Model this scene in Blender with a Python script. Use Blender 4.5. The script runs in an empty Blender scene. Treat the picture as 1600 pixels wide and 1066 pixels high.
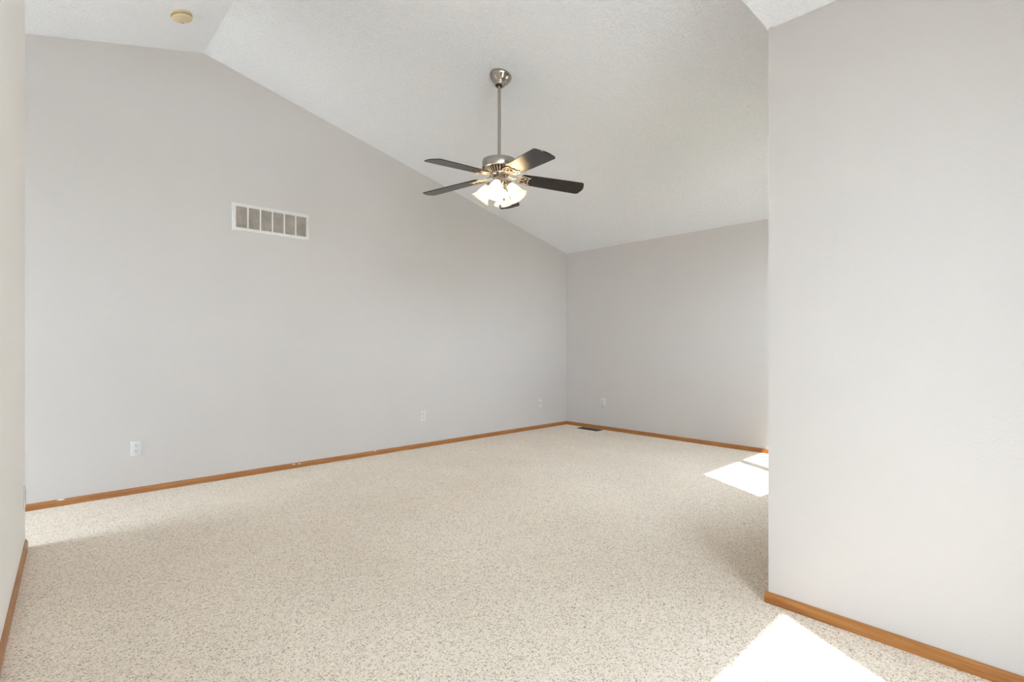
import bpy, bmesh, math, random
from mathutils import Vector, Matrix

scene = bpy.context.scene
COL = scene.collection
PI = math.pi
random.seed(7)

# ------------------------------------------------------------------ camera
H_CAM = 1.11
YAW = 46.6536
cam_data = bpy.data.cameras.new('camera')
cam = bpy.data.objects.new('camera', cam_data)
COL.objects.link(cam)
cam_data.sensor_width = 36.0
cam_data.lens = 795.14 / 1600 * 36.0
cam_data.shift_y = 7.6 / 1600
cam_data.clip_start = 0.02
cam.location = (-5.5177, -4.7208, H_CAM)
cam.rotation_euler = (PI / 2, 0, math.radians(YAW - 90))
scene.camera = cam

# ------------------------------------------------------------------ view, world, sun
scene.view_settings.view_transform = 'Standard'
scene.view_settings.look = 'None'
scene.view_settings.gamma = 1.0
scene.view_settings.use_curve_mapping = False
scene.view_settings.exposure = 0.66
scene.cycles.max_bounces = 16
scene.cycles.diffuse_bounces = 12
scene.cycles.glossy_bounces = 6
scene.cycles.transparent_max_bounces = 16
scene.cycles.sample_clamp_indirect = 12.0
scene.cycles.caustics_reflective = False
scene.cycles.caustics_refractive = False

world = bpy.data.worlds.new('sky')
scene.world = world
world.use_nodes = True
wn = world.node_tree.nodes
wn['Background'].inputs['Color'].default_value = (0.77, 0.875, 1.0, 1)
wn['Background'].inputs['Strength'].default_value = 9.5

SUN_DX, SUN_K = 0.55, 1.55            # per metre of +y: metres of +x, metres of fall
sun_data = bpy.data.lights.new('sun', 'SUN')
sun_data.energy = 5.5
sun_data.angle = math.radians(0.6)
sun_data.color = (1.0, 0.97, 0.93)
sun = bpy.data.objects.new('sun', sun_data)
COL.objects.link(sun)
sun.rotation_euler = Vector((SUN_DX, 1.0, -SUN_K)).to_track_quat('-Z', 'Y').to_euler()
sun.location = (-8, -12, 12)

# ------------------------------------------------------------------ room dimensions
EAVE = 2.418                   # ceiling height at the far wall (x = 0)
RX, RZ = -4.504, 3.486         # ridge
SL_R = (RZ - EAVE) / -RX       # slope right of the ridge
SL_L = 0.271                   # slope left of the ridge
XW = -7.4                      # west wall of the space behind the left partition
Y0 = -3.88                     # plane of the window wall / edge of the flat ceiling
YS = -5.2                      # south wall behind the camera
XR = -3.197                    # right foreground wall
FLAT = 2.48
XL = -5.55                     # left partition face


def zc(x):
    return EAVE - SL_R * x if x >= RX else RZ - SL_L * (RX - x)


# ------------------------------------------------------------------ materials
def new_mat(name):
    m = bpy.data.materials.new(name)
    m.use_nodes = True
    nt = m.node_tree
    b = nt.nodes['Principled BSDF']
    return m, nt, b


def N(nt, kind, **kw):
    n = nt.nodes.new(kind)
    for k, v in kw.items():
        setattr(n, k, v)
    return n


def link(nt, a, b):
    nt.links.new(a, b)


def ramp(nt, stops):
    r = N(nt, 'ShaderNodeValToRGB')
    els = r.color_ramp.elements
    while len(els) < len(stops):
        els.new(0.5)
    for e, (p, c) in zip(els, stops):
        e.position = p
        e.color = (*c, 1) if len(c) == 3 else c
    return r


def objcoord(nt, scale=(1, 1, 1)):
    t = N(nt, 'ShaderNodeTexCoord')
    mp = N(nt, 'ShaderNodeMapping')
    mp.inputs['Scale'].default_value = scale
    link(nt, t.outputs['Object'], mp.inputs['Vector'])
    return mp.outputs['Vector']


def noise(nt, vec, scale, detail=2, rough=0.5, dist=0.0):
    n = N(nt, 'ShaderNodeTexNoise')
    n.inputs['Scale'].default_value = scale
    n.inputs['Detail'].default_value = detail
    n.inputs['Roughness'].default_value = rough
    n.inputs['Distortion'].default_value = dist
    link(nt, vec, n.inputs['Vector'])
    return n


def bump(nt, b, height, strength, distance):
    bp = N(nt, 'ShaderNodeBump')
    bp.inputs['Strength'].default_value = strength
    bp.inputs['Distance'].default_value = distance
    link(nt, height, bp.inputs['Height'])
    link(nt, bp.outputs['Normal'], b.inputs['Normal'])


def mat_plain(name, col, rough=0.5, metal=0.0, spec=0.5, var=0.04, scale=30):
    m, nt, b = new_mat(name)
    v = objcoord(nt)
    n = noise(nt, v, scale, 3)
    r = ramp(nt, [(0.3, tuple(c * (1 - var) for c in col)), (0.7, tuple(min(1, c * (1 + var)) for c in col))])
    link(nt, n.outputs['Fac'], r.inputs['Fac'])
    link(nt, r.outputs['Color'], b.inputs['Base Color'])
    b.inputs['Roughness'].default_value = rough
    b.inputs['Metallic'].default_value = metal
    b.inputs['Specular IOR Level'].default_value = spec
    return m


def mat_wall(name, col):
    m, nt, b = new_mat(name)
    v = objcoord(nt)
    n = noise(nt, v, 1.2, 3)
    r = ramp(nt, [(0.3, tuple(c * 0.985 for c in col)), (0.7, tuple(c * 1.015 for c in col))])
    link(nt, n.outputs['Fac'], r.inputs['Fac'])
    link(nt, r.outputs['Color'], b.inputs['Base Color'])
    b.inputs['Roughness'].default_value = 0.62
    b.inputs['Specular IOR Level'].default_value = 0.3
    t = noise(nt, v, 95, 3, 0.55)
    bump(nt, b, t.outputs['Fac'], 0.22, 0.004)
    return m


def mat_ceiling():
    m, nt, b = new_mat('popcorn_ceiling')
    v = objcoord(nt)
    vo = N(nt, 'ShaderNodeTexVoronoi')
    vo.inputs['Scale'].default_value = 85
    nz = noise(nt, v, 60, 3, 0.6)
    mx = N(nt, 'ShaderNodeMixRGB')
    mx.inputs['Fac'].default_value = 0.03
    link(nt, v, mx.inputs['Color1'])
    link(nt, nz.outputs['Color'], mx.inputs['Color2'])
    link(nt, mx.outputs['Color'], vo.inputs['Vector'])
    r = ramp(nt, [(0.0, (1, 1, 1)), (0.55, (0.0, 0.0, 0.0))])
    link(nt, vo.outputs['Distance'], r.inputs['Fac'])
    ad = N(nt, 'ShaderNodeMath', operation='ADD')
    link(nt, r.outputs['Color'], ad.inputs[0])
    link(nt, nz.outputs['Fac'], ad.inputs[1])
    bump(nt, b, ad.outputs['Value'], 0.65, 0.0065)
    b.inputs['Base Color'].default_value = (0.855, 0.865, 0.895, 1)
    b.inputs['Roughness'].default_value = 0.9
    b.inputs['Specular IOR Level'].default_value = 0.1
    return m


def mat_carpet():
    m, nt, b = new_mat('carpet')
    v = objcoord(nt)
    # warp the coordinates so that the tufts look like short twisted yarn
    w = noise(nt, v, 110, 2, 0.5)
    mx = N(nt, 'ShaderNodeMixRGB', blend_type='LINEAR_LIGHT')
    mx.inputs['Fac'].default_value = 0.007
    link(nt, v, mx.inputs['Color1'])
    link(nt, w.outputs['Color'], mx.inputs['Color2'])
    vo = N(nt, 'ShaderNodeTexVoronoi')
    vo.inputs['Scale'].default_value = 250
    link(nt, mx.outputs['Color'], vo.inputs['Vector'])
    # yarn colour of each tuft: cream, beige, a few taupe and brown flecks
    sep = N(nt, 'ShaderNodeSeparateColor')
    link(nt, vo.outputs['Color'], sep.inputs['Color'])
    yarn = ramp(nt, [(0.0, (0.30, 0.215, 0.155)), (0.07, (0.48, 0.375, 0.285)), (0.20, (0.72, 0.605, 0.49)),
                     (0.45, (0.895, 0.785, 0.655)), (1.0, (0.95, 0.86, 0.75))])
    link(nt, sep.outputs[0], yarn.inputs['Fac'])
    # broad wear: traffic dulling and a few old stains
    big = noise(nt, v, 1.1, 3, 0.6)
    wear = ramp(nt, [(0.30, (0.93, 0.915, 0.90)), (0.62, (1, 1, 1))])
    link(nt, big.outputs['Fac'], wear.inputs['Fac'])
    mul = N(nt, 'ShaderNodeMixRGB', blend_type='MULTIPLY')
    mul.inputs['Fac'].default_value = 1.0
    link(nt, yarn.outputs['Color'], mul.inputs['Color1'])
    link(nt, wear.outputs['Color'], mul.inputs['Color2'])
    st = noise(nt, v, 5.5, 2, 0.6, 0.2)
    sr = ramp(nt, [(0.69, (0, 0, 0)), (0.80, (0.40, 0.40, 0.40))])
    link(nt, st.outputs['Fac'], sr.inputs['Fac'])
    mix = N(nt, 'ShaderNodeMixRGB')
    link(nt, sr.outputs['Color'], mix.inputs['Fac'])
    link(nt, mul.outputs['Color'], mix.inputs['Color1'])
    mix.inputs['Color2'].default_value = (0.46, 0.33, 0.22, 1)
    link(nt, mix.outputs['Color'], b.inputs['Base Color'])
    b.inputs['Roughness'].default_value = 1.0
    b.inputs['Specular IOR Level'].default_value = 0.0
    b.inputs['Sheen Weight'].default_value = 0.15
    b.inputs['Sheen Roughness'].default_value = 0.6
    inv = N(nt, 'ShaderNodeMath', operation='SUBTRACT')
    inv.inputs[0].default_value = 1.0
    link(nt, vo.outputs['Distance'], inv.inputs[1])
    lo = noise(nt, v, 14, 2)
    ad = N(nt, 'ShaderNodeMath', operation='ADD')
    link(nt, inv.outputs['Value'], ad.inputs[0])
    link(nt, lo.outputs['Fac'], ad.inputs[1])
    bump(nt, b, ad.outputs['Value'], 0.5, 0.004)
    return m


def mat_oak(name, axis):
    m, nt, b = new_mat(name)
    s = [26, 26, 26]
    s[axis] = 1.3
    v = objcoord(nt, tuple(s))
    n = noise(nt, v, 3.0, 5, 0.6, 0.5)
    r = ramp(nt, [(0.25, (0.25, 0.088, 0.021)), (0.5, (0.37, 0.15, 0.040)), (0.75, (0.48, 0.215, 0.066))])
    link(nt, n.outputs['Fac'], r.inputs['Fac'])
    link(nt, r.outputs['Color'], b.inputs['Base Color'])
    b.inputs['Roughness'].default_value = 0.38
    b.inputs['Specular IOR Level'].default_value = 0.4
    bump(nt, b, n.outputs['Fac'], 0.15, 0.001)
    return m


def mat_nickel(name, col=(0.55, 0.50, 0.45), rough=0.28):
    m, nt, b = new_mat(name)
    v = objcoord(nt, (3, 3, 160))
    n = noise(nt, v, 4, 3)
    r = ramp(nt, [(0.3, tuple(c * 0.88 for c in col)), (0.7, tuple(c * 1.08 for c in col))])
    link(nt, n.outputs['Fac'], r.inputs['Fac'])
    link(nt, r.outputs['Color'], b.inputs['Base Color'])
    b.inputs['Metallic'].default_value = 1.0
    b.inputs['Roughness'].default_value = rough
    return m


def mat_blade():
    m, nt, b = new_mat('dark_blade_wood')
    v = objcoord(nt, (2.5, 60, 60))
    n = noise(nt, v, 2.5, 4, 0.6, 0.4)
    r = ramp(nt, [(0.3, (0.010, 0.007, 0.005)), (0.75, (0.022, 0.014, 0.010))])
    link(nt, n.outputs['Fac'], r.inputs['Fac'])
    link(nt, r.outputs['Color'], b.inputs['Base Color'])
    b.inputs['Roughness'].default_value = 0.21
    b.inputs['Specular IOR Level'].default_value = 0.36
    return m


def mat_shade():
    m, nt, b = new_mat('frosted_lamp_glass')
    v = objcoord(nt)
    n = noise(nt, v, 22, 4, 0.6, 1.0)
    r = ramp(nt, [(0.3, (0.93, 0.88, 0.78)), (0.7, (0.98, 0.95, 0.88))])
    link(nt, n.outputs['Fac'], r.inputs['Fac'])
    out = nt.nodes['Material Output']
    tr = N(nt, 'ShaderNodeBsdfTranslucent')
    link(nt, r.outputs['Color'], tr.inputs['Color'])
    link(nt, r.outputs['Color'], b.inputs['Base Color'])
    b.inputs['Roughness'].default_value = 0.35
    mx = N(nt, 'ShaderNodeMixShader')
    mx.inputs['Fac'].default_value = 0.6
    link(nt, b.outputs['BSDF'], mx.inputs[1])
    link(nt, tr.outputs['BSDF'], mx.inputs[2])
    link(nt, mx.outputs['Shader'], out.inputs['Surface'])
    return m


def mat_bulb():
    m, nt, b = new_mat('lit_bulb')
    b.inputs['Base Color'].default_value = (1, 0.95, 0.85, 1)
    b.inputs['Emission Color'].default_value = (1.0, 0.84, 0.62, 1)
    b.inputs['Emission Strength'].default_value = 60.0
    return m


def mat_pane():
    m, nt, b = new_mat('window_glass')
    out = nt.nodes['Material Output']
    t = N(nt, 'ShaderNodeBsdfTransparent')
    t.inputs['Color'].default_value = (0.96, 0.98, 0.97, 1)
    g = N(nt, 'ShaderNodeBsdfGlossy')
    g.inputs['Roughness'].default_value = 0.0
    mx = N(nt, 'ShaderNodeMixShader')
    mx.inputs['Fac'].default_value = 0.05
    link(nt, t.outputs['BSDF'], mx.inputs[1])
    link(nt, g.outputs['BSDF'], mx.inputs[2])
    link(nt, mx.outputs['Shader'], out.inputs['Surface'])
    return m


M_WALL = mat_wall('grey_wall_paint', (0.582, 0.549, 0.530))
M_LEFT_WALL = mat_wall('left_wall_pale', (0.86, 0.83, 0.785))  # base colour paler and warmer than the grey walls
M_CEIL = mat_ceiling()
M_CARPET = mat_carpet()
M_OAKX = mat_oak('honey_oak_lengthwise', 0)
M_OAKY = mat_oak('honey_oak_crosswise', 1)
M_NICKEL = mat_nickel('brushed_nickel', (0.42, 0.385, 0.345), 0.24)
M_NICKEL_B = mat_nickel('polished_nickel', (0.46, 0.41, 0.36), 0.13)
M_IRON = mat_nickel('blade_iron_nickel', (0.50, 0.43, 0.36), 0.34)
M_FOB = mat_plain('dark_bronze_fob', (0.16, 0.135, 0.11), 0.35, 0.6)
M_BLADE = mat_blade()
M_SHADE = mat_shade()
M_BULB = mat_bulb()
M_PANE = mat_pane()
M_PLASTIC = mat_plain('white_plastic', (0.64, 0.63, 0.62), 0.35)
M_VINYL = mat_plain('white_vinyl_frame', (0.78, 0.78, 0.76), 0.4)
M_VENT = mat_plain('vent_enamel', (0.68, 0.655, 0.635), 0.4)
M_LOUVER = mat_plain('dusty_louver_enamel', (0.64, 0.58, 0.52), 0.6, var=0.18, scale=9)
M_DARK = mat_plain('dark_void', (0.03, 0.025, 0.022), 0.8)
M_SLOT = mat_plain('socket_slot', (0.02, 0.02, 0.02), 0.6)
M_YELLOWED = mat_plain('yellowed_plastic', (0.70, 0.57, 0.37), 0.45)
M_BROWN = mat_plain('brown_register_metal', (0.055, 0.042, 0.032), 0.45, 0.3)
M_PAINT = mat_plain('white_paint_smudge', (0.80, 0.76, 0.70), 0.6)
M_GROUND = mat_plain('pale_bounce_ground', (0.69, 0.65, 0.605), 0.9, scale=2)


# ------------------------------------------------------------------ mesh helpers
def obj(name, bm, mat, parent=None, smooth=False, **props):
    me = bpy.data.meshes.new(name)
    bmesh.ops.recalc_face_normals(bm, faces=bm.faces)
    bm.to_mesh(me)
    bm.free()
    me.materials.append(mat)
    if smooth:
        for p in me.polygons:
            p.use_smooth = True
        me.set_sharp_from_angle(angle=math.radians(38))
    o = bpy.data.objects.new(name, me)
    COL.objects.link(o)
    if parent is not None:
        o.parent = parent
    for k, v in props.items():
        o[k] = v
    return o


def empty(name, loc, label, cat, group=None, rot=None):
    o = bpy.data.objects.new(name, None)
    COL.objects.link(o)
    o.location = loc
    if rot is not None:
        o.rotation_euler = rot
    o.empty_display_size = 0.05
    o['label'] = label
    o['category'] = cat
    if group:
        o['group'] = group
    return o


def add_box(bm, a, b, mtx=None):
    (x0, y0, z0), (x1, y1, z1) = a, b
    co = [(x0, y0, z0), (x1, y0, z0), (x1, y1, z0), (x0, y1, z0),
          (x0, y0, z1), (x1, y0, z1), (x1, y1, z1), (x0, y1, z1)]
    vs = [bm.verts.new(mtx @ Vector(c) if mtx else c) for c in co]
    for f in ((3, 2, 1, 0), (4, 5, 6, 7), (0, 1, 5, 4), (1, 2, 6, 5), (2, 3, 7, 6), (3, 0, 4, 7)):
        bm.faces.new([vs[i] for i in f])
    return vs


def bevel_all(bm, w, seg=2):
    bmesh.ops.bevel(bm, geom=list(bm.edges), offset=w, segments=seg, affect='EDGES', profile=0.6)


def add_prism(bm, pts, vec):
    """closed polygon pts extruded along vec"""
    vec = Vector(vec)
    a = [bm.verts.new(Vector(p)) for p in pts]
    b = [bm.verts.new(Vector(p) + vec) for p in pts]
    n = len(pts)
    bm.faces.new(a[::-1])
    bm.faces.new(b)
    for i in range(n):
        bm.faces.new((a[i], a[(i + 1) % n], b[(i + 1) % n], b[i]))


def add_lathe(bm, prof, seg=48, mtx=None, close=True):
    """prof: list of (r, z); r = 0 closes to a pole"""
    rings = []
    for r, z in prof:
        if r <= 1e-6:
            c = Vector((0, 0, z))
            rings.append([bm.verts.new(mtx @ c if mtx else c)])
        else:
            ring = []
            for k in range(seg):
                a = 2 * PI * k / seg
                c = Vector((r * math.cos(a), r * math.sin(a), z))
                ring.append(bm.verts.new(mtx @ c if mtx else c))
            rings.append(ring)
    for A, B in zip(rings, rings[1:]):
        for k in range(seg):
            k2 = (k + 1) % seg
            if len(A) == 1 and len(B) == 1:
                continue
            if len(A) == 1:
                bm.faces.new((A[0], B[k], B[k2]))
            elif len(B) == 1:
                bm.faces.new((A[k], B[0], A[k2]))
            else:
                bm.faces.new((A[k], B[k], B[k2], A[k2]))


def add_tube(bm, path, rad, seg=8, closed=False, flat=1.0, up=Vector((0, 0, 1))):
    """round (or flattened: flat < 1 along up) tube along a list of points"""
    pts = [Vector(p) for p in path]
    n = len(pts)
    rings = []
    for i, p in enumerate(pts):
        if closed:
            t = pts[(i + 1) % n] - pts[i - 1]
        else:
            t = pts[min(i + 1, n - 1)] - pts[max(i - 1, 0)]
        t.normalize()
        s = t.cross(up)
        if s.length < 1e-4:
            s = t.cross(Vector((1, 0, 0)))
        s.normalize()
        u = s.cross(t).normalized()
        r = rad[i] if isinstance(rad, (list, tuple)) else rad
        rings.append([bm.verts.new(p + s * (r * math.cos(2 * PI * k / seg)) + u * (r * flat * math.sin(2 * PI * k / seg)))
                      for k in range(seg)])
    rng = range(n) if closed else range(n - 1)
    for i in rng:
        A, B = rings[i], rings[(i + 1) % n]
        for k in range(seg):
            bm.faces.new((A[k], A[(k + 1) % seg], B[(k + 1) % seg], B[k]))
    if not closed:
        bm.faces.new(rings[0][::-1])
        bm.faces.new(rings[-1])


def structure(name, bm, mat, parent=None, smooth=False):
    o = obj(name, bm, mat, parent, smooth)
    if parent is None:
        o['kind'] = 'structure'
    return o


# ------------------------------------------------------------------ the setting
T = 0.15
# floor: one carpet through the whole space
bm = bmesh.new()
add_box(bm, (XW, Y0, -0.12), (0, 0, 0))
add_box(bm, (XW, YS, -0.12), (XR, Y0, 0))
structure('floor', bm, M_CARPET)

# vaulted ceiling (two slopes) and the flat ceiling over the near end
bm = bmesh.new()
E_ = 0.3
add_prism(bm, [(E_, E_, zc(0) - SL_R * E_), (RX, E_, RZ), (XW - E_, E_, zc(XW - E_)),
               (XW - E_, E_, zc(XW - E_) + 0.2), (RX, E_, RZ + 0.2), (E_, E_, zc(0) - SL_R * E_ + 0.2)],
          (0, Y0 - E_ - 0.15, 0))
structure('ceiling', bm, M_CEIL)
bm = bmesh.new()
add_box(bm, (XW - T, YS - T, FLAT), (XR, Y0, FLAT + 0.15))
structure('ceiling_flat', bm, M_CEIL)


def wall_box(name, a, b):
    bm = bmesh.new()
    add_box(bm, a, b)
    return structure(name, bm, M_WALL)


def gable_pts(y, x0, x1, z0=0.0):
    pts = [(x0, y, z0), (x1, y, z0), (x1, y, zc(x1) + 0.02)]
    if x0 < RX < x1:
        pts.append((RX, y, RZ + 0.02))
    pts.append((x0, y, zc(x0) + 0.02))
    return pts


# long gable wall
bm = bmesh.new()
add_prism(bm, gable_pts(0.0, XW - T, T, -0.12), (0, T, 0))
structure('wall_back', bm, M_WALL)
# far wall
wall_box('wall_far', (0, Y0 - T, -0.12), (T, 0, EAVE + 0.02))

# window wall past the right corner, with the slider window hole
WX0, WX1, WZ0, WZ1 = -2.07, -0.45, 0.97, 2.12
bm = bmesh.new()
ya, yb = Y0, Y0 - T
add_box(bm, (XR, yb, -0.12), (WX0, ya, WZ1))
add_box(bm, (WX1, yb, -0.12), (0, ya, WZ1))
add_box(bm, (WX0, yb, -0.12), (WX1, ya, WZ0))
add_prism(bm, [(XR, ya, WZ1), (0, ya, WZ1), (0, ya, zc(0) + 0.02), (XR, ya, zc(XR) + 0.02)], (0, -T, 0))
structure('wall_window', bm, M_WALL)
# gable above the flat ceiling, with an opening added to brighten the long wall and ceiling
GX0, GX1, GZ0, GZ1 = -5.70, -3.42, 2.70, 3.13
bm = bmesh.new()
add_box(bm, (XW - T, Y0 - T, FLAT + 0.001), (GX0, Y0, GZ0))
add_box(bm, (GX0, Y0 - T, FLAT + 0.001), (GX1, Y0, GZ0))
add_box(bm, (GX1, Y0 - T, FLAT + 0.001), (XR, Y0, GZ0))
add_box(bm, (GX1, Y0 - T, GZ0), (XR, Y0, GZ1))
add_prism(bm, [(XW - T, Y0, GZ0), (GX0, Y0, GZ0), (GX0, Y0, GZ1), (XW - T, Y0, min(GZ1, zc(XW - T) + 0.02))], (0, -T, 0))
add_prism(bm, [(-5.80, Y0, GZ1), (XR, Y0, GZ1), (XR, Y0, zc(XR) + 0.02), (RX, Y0, RZ + 0.02), (-5.80, Y0, zc(-5.80) + 0.02)], (0, -T, 0))
structure('wall_gable', bm, M_WALL)
bm = bmesh.new()
yo = Y0 - T - 0.001
add_prism(bm, [(XR - 0.05, yo, zc(XR - 0.05)), (RX, yo, RZ), (-6.1, yo, zc(-6.1)),
               (-6.1, yo, zc(-6.1) + 0.2), (RX, yo, RZ + 0.2), (XR - 0.05, yo, zc(XR - 0.05) + 0.2)], (0, -0.95, 0))
structure('added_sun_block', bm, M_VINYL)  # unseen slab, added to keep direct sun out of the gable opening
# right foreground wall
wall_box('wall_right', (XR, YS - T, -0.12), (XR + T, Y0 - T, FLAT + 0.15))
bm = bmesh.new()
# front wall behind the camera with the glass sliding door
DX0, DX1, DZ1 = -4.88, -3.93, 2.16
add_box(bm, (XW - T, YS - T, -0.12), (DX0, YS, FLAT))
add_box(bm, (DX1, YS - T, -0.12), (XR, YS, FLAT))
add_box(bm, (DX0, YS - T, DZ1), (DX1, YS, FLAT))
add_box(bm, (DX0, YS - T, -0.12), (DX1, YS, 0.0))
structure('wall_front', bm, M_WALL)
# west wall with a window facing the opening beside the partition
HY0, HY1, HZ0, HZ1 = -1.28, -0.12, 0.20, 2.2
bm = bmesh.new()
add_box(bm, (XW - T, YS - T, -0.12), (XW, HY0, FLAT))
add_box(bm, (XW - T, HY1, -0.12), (XW, 0, FLAT))
add_box(bm, (XW - T, HY0, -0.12), (XW, HY1, HZ0))
add_box(bm, (XW - T, HY0, HZ1), (XW, HY1, FLAT))
add_prism(bm, [(XW - T, 0, FLAT), (XW, 0, FLAT), (XW, 0, zc(XW) + 0.02), (XW - T, 0, zc(XW) + 0.02)], (0, Y0, 0))
structure('wall_hall', bm, M_WALL)
# left partition
# left partition; its face runs a few degrees off square
LY0, LY1 = -4.2, -0.85


def xl(y):
    return -5.5440 - 0.0440 * (LY1 - y)


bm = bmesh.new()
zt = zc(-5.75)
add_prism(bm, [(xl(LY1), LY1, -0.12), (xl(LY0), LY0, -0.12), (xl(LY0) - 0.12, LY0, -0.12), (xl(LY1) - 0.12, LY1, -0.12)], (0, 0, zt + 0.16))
structure('wall_left', bm, M_LEFT_WALL)

# baseboards: low oak ranch profile
PROF = [(0.0, 0.0), (0.0125, 0.0), (0.0125, 0.026), (0.0115, 0.034), (0.0085, 0.041), (0.004, 0.0455), (0.0, 0.046)]


def baseboard(name, p0, p1, nrm, mat):
    bm = bmesh.new()
    pts = [Vector((p0[0] + nrm[0] * d, p0[1] + nrm[1] * d, z)) for d, z in PROF]
    add_prism(bm, pts, (p1[0] - p0[0], p1[1] - p0[1], 0))
    return structure(name, bm, mat)


bb_back = baseboard('baseboard_back', (XW, 0), (0, 0), (0, -1), M_OAKX)
baseboard('baseboard_far', (0, -0.0125), (0, Y0), (-1, 0), M_OAKY)
baseboard('baseboard_right', (XR, Y0 + 0.013), (XR, YS), (-1, 0), M_OAKY)
baseboard('baseboard_left', (xl(LY1), LY1), (xl(LY0), LY0), (1, 0), M_OAKY)
baseboard('baseboard_window', (XR, Y0), (0, Y0), (0, 1), M_OAKX)

# paint smudges left on the long baseboard
for sx, sz, r in ((-3.79, 0.037, 0.012), (-3.74, 0.034, 0.010), (-2.98, 0.043, 0.010), (-5.37, 0.043, 0.016)):
    bm = bmesh.new()
    pts = []
    for k in range(12):
        a = 2 * PI * k / 12
        rr = r * random.uniform(0.65, 1.1)
        pts.append((sx + rr * 1.3 * math.cos(a), -0.0135, sz + rr * 0.32 * math.sin(a)))
    add_prism(bm, pts, (0, 0.008, 0))
    obj('paint_smudge', bm, M_PAINT, bb_back)


# windows and the sliding glass door (all out of the picture, they let the daylight in, the gable one is added for it)
def slider(name, axis, a0, a1, z0, z1, plane, depth, mull_w, split=0.5):
    """axis 0: opening runs along x at y = plane; axis 1: runs along y at x = plane"""
    def P(a, d, z):
        return (a, plane + d, z) if axis == 0 else (plane + d, a, z)

    def bx(bm, a, b, za, zb, d0=-depth / 2, d1=depth / 2):
        q0, q1 = P(a, d0, za), P(b, d1, zb)
        add_box(bm, tuple(map(min, q0, q1)), tuple(map(max, q0, q1)))
    w = 0.035
    bm = bmesh.new()
    bx(bm, a0, a0 + w, z0, z1)
    bx(bm, a1 - w, a1, z0, z1)
    bx(bm, a0 + w, a1 - w, z0, z0 + w)
    bx(bm, a0 + w, a1 - w, z1 - w, z1)
    root = structure(name, bm, M_VINYL)
    bm = bmesh.new()
    c = a0 + (a1 - a0) * split
    bx(bm, c - mull_w / 2, c + mull_w / 2, z0 + w, z1 - w, -0.02, 0.02)
    obj('meeting_stile', bm, M_VINYL, root)
    for s0, s1 in ((a0 + w, c - mull_w / 2), (c + mull_w / 2, a1 - w)):
        bm = bmesh.new()
        bx(bm, s0, s1, z0 + w, z1 - w, -0.003, 0.003)
        obj('pane', bm, M_PANE, root)
    return root


slider('window_1', 0, WX0, WX1, WZ0, WZ1, Y0 - 0.09, 0.07, 0.095)
slider('door_1', 0, DX0, DX1, 0.0, DZ1, YS - 0.09, 0.08, 0.10, 0.2)
slider('added_light_window', 0, GX0, GX1, GZ0, GZ1, Y0 - 0.09, 0.07, 0.05)  # added in the gable for more light on the long wall
slider('window_2', 1, HY0, HY1, HZ0, HZ1, XW - 0.09, 0.07, 0.05)

# the ground outside, kept pale to bounce daylight up to the ceiling
bm = bmesh.new()
add_box(bm, (-40, -45, -0.5), (30, 25, -0.3))
g = structure('ground', bm, M_GROUND)
bm = bmesh.new()
add_box(bm, (XR + T + 0.1, -40, -0.31), (25, Y0 - T - 0.05, -0.27))
structure('bounce_damper', bm, mat_plain('dark_damper', (0.15, 0.14, 0.09), 0.95, scale=6, var=0.2))  # dark slab added to cut ground bounce through the far window

# portals guide the sky light through the three openings
for nm, loc, rot, sx, sy in (
        ('portal_window', ((WX0 + WX1) / 2, Y0 - T - 0.01, (WZ0 + WZ1) / 2), (PI / 2, 0, 0), WX1 - WX0, WZ1 - WZ0),
        ('portal_door', ((DX0 + DX1) / 2, YS - T - 0.01, DZ1 / 2), (PI / 2, 0, 0), DX1 - DX0, DZ1),
        ('portal_gable', ((GX0 + GX1) / 2, Y0 - T - 0.01, (GZ0 + GZ1) / 2), (PI / 2, 0, 0), GX1 - GX0, GZ1 - GZ0),
        ('portal_hall', (XW - T - 0.01, (HY0 + HY1) / 2, (HZ0 + HZ1) / 2), (PI / 2, 0, -PI / 2), HY1 - HY0, HZ1 - HZ0)):
    ld = bpy.data.lights.new(nm, 'AREA')
    ld.shape = 'RECTANGLE'
    ld.size, ld.size_y = sx, sy
    ld.cycles.is_portal = True
    lo = bpy.data.objects.new(nm, ld)
    lo.location = loc
    # an area light shines along its local -Z; turn it into the room
    d = Vector((0, 1, 0)) if nm != 'portal_hall' else Vector((1, 0, 0))
    lo.rotation_euler = d.to_track_quat('-Z', 'Y').to_euler()
    COL.objects.link(lo)


# ------------------------------------------------------------------ ceiling fan
FX, FY = -2.973, -1.903
FZC = zc(FX)
fan = empty('ceiling_fan', (FX, FY, FZC),
            'brushed nickel five-blade ceiling fan with dark blades and four lit bell shades', 'ceiling fan')


def fz(z):
    return z - FZC


tilt = Matrix.Rotation(math.atan(SL_R), 4, 'Y')      # the canopy sits square to the slope
bm = bmesh.new()
add_lathe(bm, [(0, 0.004), (0.080, 0.004), (0.083, -0.004), (0.081, -0.012), (0.075, -0.024), (0.065, -0.040),
               (0.053, -0.052), (0.044, -0.058), (0.041, -0.062), (0.041, -0.071), (0.036, -0.080),
               (0.028, -0.084), (0.024, -0.082), (0.022, -0.066), (0, -0.064)], 56, tilt)
obj('canopy', bm, M_NICKEL_B, fan, True)
bm = bmesh.new()
hang = tilt @ Vector((0, 0, -0.066))
add_lathe(bm, [(0, hang.z + 0.010), (0.016, hang.z + 0.006), (0.021, hang.z - 0.004), (0.0185, hang.z - 0.016), (0.0125, hang.z - 0.020)], 24,
          Matrix.Translation((hang.x, 0, 0)))
obj('hanger_ball', bm, M_DARK, fan, True)
ROD = hang.x
bm = bmesh.new()
RT = Matrix.Translation((ROD, 0, 0))
add_lathe(bm, [(0, hang.z), (0.0125, hang.z), (0.0125, fz(2.50)), (0, fz(2.50))], 24, RT)
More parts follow.
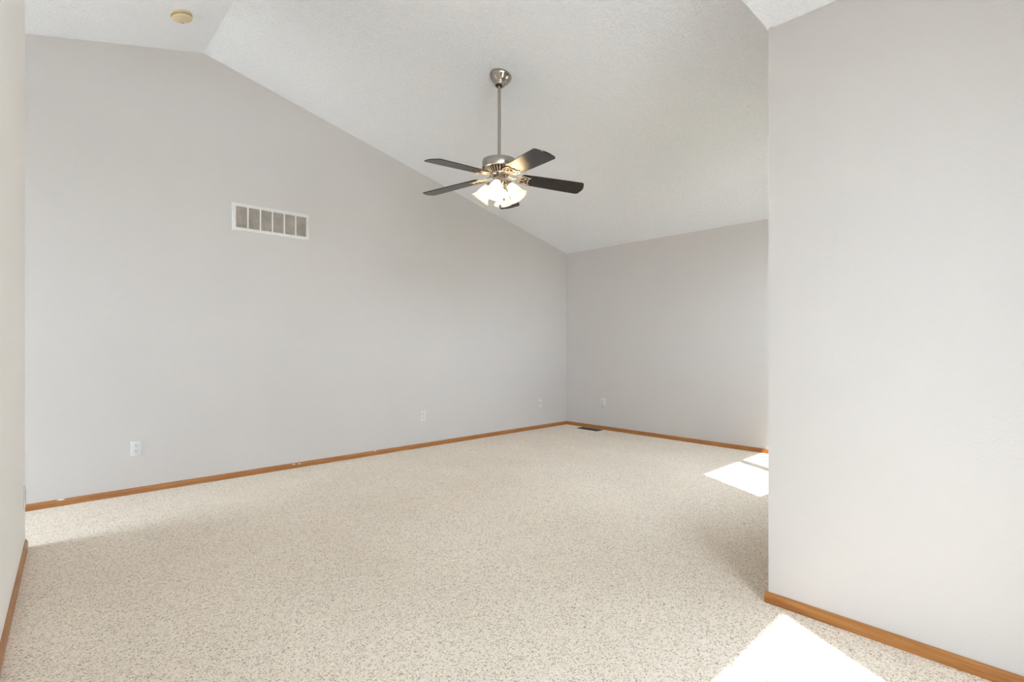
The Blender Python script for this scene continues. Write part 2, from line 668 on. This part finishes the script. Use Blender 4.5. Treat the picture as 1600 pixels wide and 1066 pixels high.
obj('downrod', bm, M_NICKEL, fan, True)
# motor housing
bm = bmesh.new()
add_lathe(bm, [(0, fz(2.503)), (0.018, fz(2.503)), (0.024, fz(2.497)), (0.030, fz(2.4905)), (0.118, fz(2.4885)), (0.1255, fz(2.486)),
               (0.1280, fz(2.480)), (0.1280, fz(2.432)), (0.1270, fz(2.427)), (0.1235, fz(2.424)), (0.104, fz(2.423)),
               (0.0, fz(2.423))], 72, RT)
obj('motor_housing', bm, M_NICKEL, fan, True)
# slotted vent ring under the housing: dark cone with raised ribs
bm = bmesh.new()
add_lathe(bm, [(0, fz(2.424)), (0.094, fz(2.424)), (0.088, fz(2.414)), (0.068, fz(2.394)), (0.0, fz(2.394))], 48, RT)
ring = obj('vent_ring', bm, M_DARK, fan, True)
bm = bmesh.new()
for k in range(28):
    a = 2 * PI * k / 28
    c, s = math.cos(a), math.sin(a)
    pth = [(ROD + r * c, r * s, fz(z)) for r, z in ((0.101, 2.425), (0.098, 2.415), (0.086, 2.403), (0.068, 2.391))]
    add_tube(bm, pth, [0.0046, 0.0050, 0.0045, 0.0036], 6)
obj('ribs', bm, M_IRON, ring, True)
bm = bmesh.new()
add_lathe(bm, [(0, fz(2.395)), (0.066, fz(2.395)), (0.074, fz(2.390)), (0.074, fz(2.380)), (0.066, fz(2.372)), (0.05, fz(2.370)), (0, fz(2.370))], 48, RT)
obj('flywheel', bm, M_NICKEL, fan, True)
# switch housing and light fitter
bm = bmesh.new()
add_lathe(bm, [(0, fz(2.372)), (0.044, fz(2.372)), (0.047, fz(2.365)), (0.047, fz(2.338)), (0.050, fz(2.332)), (0.050, fz(2.324)),
               (0.046, fz(2.318)), (0.040, fz(2.300)), (0.030, fz(2.286)), (0.016, fz(2.278)), (0.0, fz(2.276))], 40, RT)
obj('switch_housing', bm, M_NICKEL_B, fan, True)

# blades: an ogee-ended board on an open scrolled iron
BZ = 2.374
ANG = [39.6, 111.6, 183.6, 255.6, 327.6]
PITCH = math.radians(-9.5)
SAG = [math.radians(a) for a in (5.6, 5.1, 4.5, 3.6, 5.2)]


def blade_outline():
    R0, R1 = 0.165, 0.651
    half = [(R0, 0.062), (R0 + 0.010, 0.068), (R0 + 0.10, 0.075), (R1 - 0.12, 0.0845), (R1 - 0.032, 0.0855),
            (R1 - 0.023, 0.0820), (R1 - 0.014, 0.0715), (R1 - 0.0105, 0.057), (R1 - 0.0075, 0.045),
            (R1 - 0.003, 0.030), (R1, 0.016), (R1 + 0.0005, 0.0)]
    return half + [(x, -y) for x, y in half[-2::-1]]


def bez(p0, p1, p2, p3, n=10):
    out = []
    for i in range(n + 1):
        t = i / n
        out.append(tuple((1 - t) ** 3 * a + 3 * (1 - t) ** 2 * t * b + 3 * (1 - t) * t * t * c + t ** 3 * d
                         for a, b, c, d in zip(p0, p1, p2, p3)))
    return out


def ell(cx, cy, rx, ry, z, n=22, a0=0.0, rot=0.0):
    pts = []
    for k in range(n):
        a = 2 * PI * k / n
        x, y = rx * math.cos(a), ry * math.sin(a)
        pts.append((cx + x * math.cos(rot) - y * math.sin(rot), cy + x * math.sin(rot) + y * math.cos(rot), z))
    return pts


bm_b = bmesh.new()
add_prism(bm_b, [(x, y, -0.003) for x, y in blade_outline()], (0, 0, 0.006))
blade0 = obj('blade', bm_b, M_BLADE, fan)
bm_i = bmesh.new()
zb = -0.0075
UP = Vector((0, 0, 1))
# leaf outline: two mirrored curls that meet at a point on the blade
for s in (1, -1):
    add_tube(bm_i, bez((0.118, 0.006 * s, zb + 0.002), (0.150, 0.075 * s, zb), (0.205, 0.060 * s, zb), (0.262, 0.046 * s, zb), 14), 0.0052, 8, False, 0.55)
    add_tube(bm_i, bez((0.262, 0.046 * s, zb), (0.236, 0.034 * s, zb), (0.236, 0.010 * s, zb), (0.252, 0.0, zb), 8), 0.0046, 8, False, 0.55)
    add_tube(bm_i, ell(0.192, 0.023 * s, 0.030, 0.0155, zb, rot=0.35 * s), 0.0040, 8, True, 0.55)
    add_tube(bm_i, bez((0.120, 0.004 * s, zb), (0.150, 0.018 * s, zb), (0.150, 0.030 * s, zb), (0.166, 0.036 * s, zb), 8), 0.0040, 8, False, 0.55)
add_tube(bm_i, ell(0.150, 0.0, 0.020, 0.010, zb), 0.0045, 8, True, 0.55)
for px, py in ((0.222, 0.034), (0.222, -0.034), (0.240, 0.0)):
    add_lathe(bm_i, [(0, zb - 0.006), (0.004, zb - 0.005), (0.0055, zb - 0.002), (0.0055, zb + 0.005), (0, zb + 0.005)], 12, Matrix.Translation((px, py, 0)))
# the arm up to the flywheel
add_tube(bm_i, bez((0.050, 0, 0.010), (0.080, 0, 0.010), (0.095, 0, zb), (0.126, 0, zb), 10), [0.012] * 6 + [0.011] * 5, 10, False, 0.5)
for v_ in bm_i.verts:
    v_.co.x = v_.co.x if v_.co.x < 0.118 else 0.118 + (v_.co.x - 0.118) * 0.80
iron0 = obj('blade_iron', bm_i, M_IRON, blade0, True)
for i, a in enumerate(ANG):
    if i == 0:
        bl, ir = blade0, iron0
    else:
        bl = blade0.copy()
        COL.objects.link(bl)
        ir = iron0.copy()
        COL.objects.link(ir)
        ir.parent = bl
    bl.parent = fan
    bl.location = (ROD, 0, fz(BZ))
    bl.rotation_euler = (Matrix.Rotation(math.radians(a), 4, 'Z') @ Matrix.Rotation(SAG[i], 4, 'Y') @ Matrix.Rotation(PITCH, 4, 'X')).to_euler()

# four arms with frosted bell shades and lit bulbs
SH_ANG = [215, 125, 35, 305]
SH_TILT = math.radians(36)
NECK_R, NECK_Z = 0.070, 2.314
bm_a = bmesh.new()
add_tube(bm_a, bez((0.036, 0, 0.008), (0.050, 0, 0.030), (0.064, 0, 0.026), (NECK_R + 0.002, 0, 0.0), 10), 0.0075, 10)
mt = Matrix.Translation((NECK_R, 0, 0)) @ Matrix.Rotation(-SH_TILT, 4, 'Y')
add_lathe(bm_a, [(0, 0.012), (0.012, 0.012), (0.022, 0.006), (0.029, -0.004), (0.030, -0.020), (0.027, -0.021), (0.026, -0.006), (0.0, -0.002)], 28, mt)
arm0 = obj('lamp_arm', bm_a, M_NICKEL, fan, True)
bm_s = bmesh.new()
outer = [(0.0265, -0.008), (0.0275, -0.020), (0.032, -0.034), (0.040, -0.052), (0.0455, -0.070), (0.0485, -0.086), (0.0525, -0.102),
         (0.0595, -0.116), (0.0690, -0.127), (0.0725, -0.131)]
inner = [(r - 0.003, z - 0.0005) for r, z in outer[::-1]]
prof = outer + [(0.0718, -0.1335)] + inner
add_lathe(bm_s, prof + [prof[0]], 40, mt)
bmesh.ops.remove_doubles(bm_s, verts=bm_s.verts, dist=1e-5)
shade0 = obj('lamp_shade', bm_s, M_SHADE, fan, True)
bm_u = bmesh.new()
add_lathe(bm_u, [(0, -0.004), (0.013, -0.006), (0.013, -0.026), (0.018, -0.038), (0.024, -0.054), (0.0255, -0.066), (0.022, -0.080), (0.012, -0.089), (0, -0.0915)], 24, mt)
bulb0 = obj('bulb', bm_u, M_BULB, shade0, True)
for i, a in enumerate(SH_ANG):
    if i == 0:
        ar, sh, bu = arm0, shade0, bulb0
    else:
        ar = arm0.copy()
        sh = shade0.copy()
        bu = bulb0.copy()
        for o in (ar, sh, bu):
            COL.objects.link(o)
        bu.parent = sh
    for o in (ar, sh):
        o.parent = fan
        o.location = (ROD, 0, fz(NECK_Z))
        o.rotation_euler = (0, 0, math.radians(a))
# pull chains with their fobs
for cx_, cy_, z1 in ((-0.012, -0.024, 2.146), (0.022, -0.028, 2.200)):
    bm = bmesh.new()
    zt = 2.286
    add_tube(bm, [(ROD + cx_, cy_, fz(zt)), (ROD + cx_, cy_, fz(z1))], 0.0013, 6)
    ch = obj('pull_chain', bm, M_NICKEL, fan)
    bm = bmesh.new()
    add_lathe(bm, [(0, 0.012), (0.003, 0.011), (0.0095, 0.003), (0.0110, -0.004), (0.0075, -0.012), (0, -0.014)], 16,
              Matrix.Translation((ROD + cx_, cy_, fz(z1))))
    obj('fob', bm, M_FOB, ch, True)


# ------------------------------------------------------------------ smoke detector on the left slope
sx, sy = -4.762, -0.569
sm = empty('smoke_detector', (sx, sy, zc(sx)), 'yellowed round smoke detector on the ceiling above the long wall', 'smoke detector',
           rot=(0, -math.atan(SL_L), 0))
sm.scale = (0.85, 0.85, 0.85)
bm = bmesh.new()
add_lathe(bm, [(0, 0.002), (0.080, 0.002), (0.081, -0.004), (0.080, -0.010), (0, -0.010)], 48)
obj('base_plate', bm, M_YELLOWED, sm, True)
bm = bmesh.new()
add_lathe(bm, [(0, -0.009), (0.073, -0.009), (0.075, -0.013), (0.075, -0.030), (0.071, -0.038), (0.062, -0.042), (0.040, -0.043),
               (0.038, -0.045), (0.036, -0.047), (0.0, -0.048)], 48)
cov = obj('cover', bm, M_YELLOWED, sm, True)
bm = bmesh.new()
for k in range(44):
    a = 2 * PI * k / 44
    mt2 = Matrix.Rotation(a, 4, 'Z')
    add_box(bm, (0.0735, -0.0032, -0.028), (0.0755, 0.0032, -0.015), mt2)
obj('side_slots', bm, mat_plain('slot_shade_brown', (0.20, 0.155, 0.095), 0.7), cov)
for dx, dy, r in ((-0.004, 0.044, 0.0060), (0.012, 0.054, 0.0050)):
    bm = bmesh.new()
    add_lathe(bm, [(0, -0.0405), (r, -0.0405), (r, -0.0440), (0, -0.0445)], 14, Matrix.Translation((dx, dy, 0)))
    obj('indicator_hole', bm, M_SLOT, cov)

# ------------------------------------------------------------------ return-air grille on the long wall
VX0, VX1, VZ0, VZ1 = -4.297, -3.648, 2.083, 2.322
vent = empty('air_vent', ((VX0 + VX1) / 2, 0, (VZ0 + VZ1) / 2), 'white six-panel return air grille high on the long wall', 'air vent')
vw, vh = (VX1 - VX0) / 2, (VZ1 - VZ0) / 2
mx_, mz_ = 0.030, 0.030
bm = bmesh.new()
# mitred frame: sloping face from the wall up to a raised inner lip
loops = []
for ix, iz, d in ((0, 0, 0.0), (0, 0, -0.004), (0.006, 0.006, -0.0085), (mx_, mz_, -0.010), (mx_, mz_, 0.0)):
    w_, h_ = vw - ix, vh - iz
    loops.append([bm.verts.new(c) for c in ((-w_, d, -h_), (w_, d, -h_), (w_, d, h_), (-w_, d, h_))])
for A, B in zip(loops, loops[1:]):
    for k in range(4):
        bm.faces.new((A[k], A[(k + 1) % 4], B[(k + 1) % 4], B[k]))
obj('frame', bm, M_VENT, vent)
bm = bmesh.new()
add_box(bm, (-vw + 0.02, -0.0012, -vh + 0.02), (vw - 0.02, 0.0, vh - 0.02))
obj('duct_backing', bm, M_DARK, vent)
iw, ih = vw - mx_, vh - mz_
dv = 0.012
pw = (2 * iw - 5 * dv) / 6
for k in range(6):
    x0 = -iw + k * (pw + dv)
    if k < 5:
        bm = bmesh.new()
        add_box(bm, (x0 + pw, -0.0095, -ih), (x0 + pw + dv, -0.001, ih))
        obj('divider', bm, M_VENT, vent)
    bm = bmesh.new()
    nl = 17
    for j in range(nl):
        zz = -ih + (j + 0.5) * 2 * ih / nl
        add_box(bm, (x0, -0.0085, -0.0006), (x0 + pw, -0.0005, 0.0006), Matrix.Translation((0, -0.0008, zz)) @
                Matrix.Translation((0, -0.004, 0)) @ Matrix.Rotation(math.radians(-40), 4, 'X') @ Matrix.Translation((0, 0.004, 0)))
    obj('louvers', bm, M_LOUVER, vent)
for k, (px, pz) in enumerate(((-vw + 0.014, 0), (vw - 0.014, 0))):
    bm = bmesh.new()
    add_lathe(bm, [(0, 0.003), (0.004, 0.0025), (0.005, 0.0), (0.005, -0.002), (0, -0.002)], 12,
              Matrix.Translation((px, -0.0095, pz)) @ Matrix.Rotation(PI / 2, 4, 'X'))
    obj('screw', bm, M_VENT, vent, True)


# ------------------------------------------------------------------ wall plates
def plate_bm(w=0.070, h=0.114, d=0.006):
    bm = bmesh.new()
    add_box(bm, (-w / 2, -d, -h / 2), (w / 2, 0, h / 2))
    bevel_all(bm, 0.0022, 2)
    return bm


def screw(parent, x, z, y=-0.006):
    bm = bmesh.new()
    add_lathe(bm, [(0, 0.0014), (0.0026, 0.0010), (0.0034, 0.0), (0, 0)], 10, Matrix.Translation((x, y, z)) @ Matrix.Rotation(PI / 2, 4, 'X'))
    return obj('screw', bm, M_PLASTIC, parent, True)


def duplex(loc, rz, label):
    t = empty('wall_outlet', loc, label, 'electrical outlet', 'duplex outlets along the walls', rot=(0, 0, rz))
    obj('cover_plate', plate_bm(), M_PLASTIC, t, True)
    for s in (1, -1):
        bm = bmesh.new()
        zc_ = 0.0195 * s
        pts = []
        for k in range(24):
            a = 2 * PI * k / 24
            pts.append((0.0172 * math.cos(a), -0.0085, zc_ + max(-0.0143, min(0.0143, 0.0172 * math.sin(a)))))
        add_prism(bm, pts, (0, 0.004, 0))
        rc = obj('receptacle', bm, M_PLASTIC, t)
        bm = bmesh.new()
        add_box(bm, (-0.0078, -0.0090, zc_ + 0.0005), (-0.0052, -0.0083, zc_ + 0.0095))
        add_box(bm, (0.0052, -0.0090, zc_ + 0.0015), (0.0078, -0.0083, zc_ + 0.0090))
        add_lathe(bm, [(0, 0.0007), (0.0030, 0.0007), (0.0030, 0), (0, 0)], 12,
                  Matrix.Translation((0, -0.0083, zc_ - 0.0065)) @ Matrix.Rotation(PI / 2, 4, 'X'))
        obj('slots', bm, M_SLOT, rc)
    screw(t, 0, 0)
    return t


duplex((-4.947, 0, 0.341), 0, 'white duplex outlet on the long wall below the air grille, nearest the camera')
duplex((-2.401, 0, 0.343), 0, 'white duplex outlet low on the long wall under the ceiling fan')
duplex((0, -0.639, 0.359), -PI / 2, 'white duplex outlet on the shaded far wall above the floor register')
duplex((xl(-0.955), -0.955, 0.300), PI / 2 - 0.0440, 'white outlet seen edge-on at the end of the left wall')
# coaxial jack plate near the corner
t = empty('cable_jack', (-0.547, 0, 0.340), 'small white cable jack plate on the long wall near the far corner', 'cable jack')
obj('cover_plate', plate_bm(), M_PLASTIC, t, True)
bm = bmesh.new()
add_lathe(bm, [(0, 0.010), (0.0022, 0.010), (0.0024, 0.009), (0.0048, 0.009), (0.0048, 0.003), (0.0075, 0.003), (0.0075, -0.001), (0, -0.001)], 18,
          Matrix.Translation((0, -0.006, 0)) @ Matrix.Rotation(PI / 2, 4, 'X'))
obj('connector', bm, mat_plain('jack_brass', (0.25, 0.22, 0.18), 0.35, 1.0), t, True)
screw(t, 0, 0.041)
screw(t, 0, -0.041)

# ------------------------------------------------------------------ floor register by the far wall
reg = empty('floor_register', (-0.118, -0.505, 0), 'dark metal floor register in the carpet by the far corner', 'floor register')
bm = bmesh.new()
L_, W_ = 0.165, 0.062
for a, b in (((-W_, -L_, 0), (W_, -L_ + 0.014, 0.006)), ((-W_, L_ - 0.014, 0), (W_, L_, 0.006)),
             ((-W_, -L_ + 0.014, 0), (-W_ + 0.013, L_ - 0.014, 0.006)), ((W_ - 0.013, -L_ + 0.014, 0), (W_, L_ - 0.014, 0.006))):
    add_box(bm, a, b)
obj('frame', bm, M_BROWN, reg)
bm = bmesh.new()
add_box(bm, (-W_ + 0.013, -L_ + 0.014, 0.0002), (W_ - 0.013, L_ - 0.014, 0.0012))
obj('duct_backing', bm, M_DARK, reg)
bm = bmesh.new()
for k in range(22):
    yy = -L_ + 0.014 + (k + 0.5) * (2 * L_ - 0.028) / 22
    add_box(bm, (-W_ + 0.013, yy - 0.0022, 0.001), (W_ - 0.013, yy + 0.0022, 0.005))
add_box(bm, (-0.003, -L_ + 0.014, 0.001), (0.003, L_ - 0.014, 0.0055))
obj('louvers', bm, M_BROWN, reg)
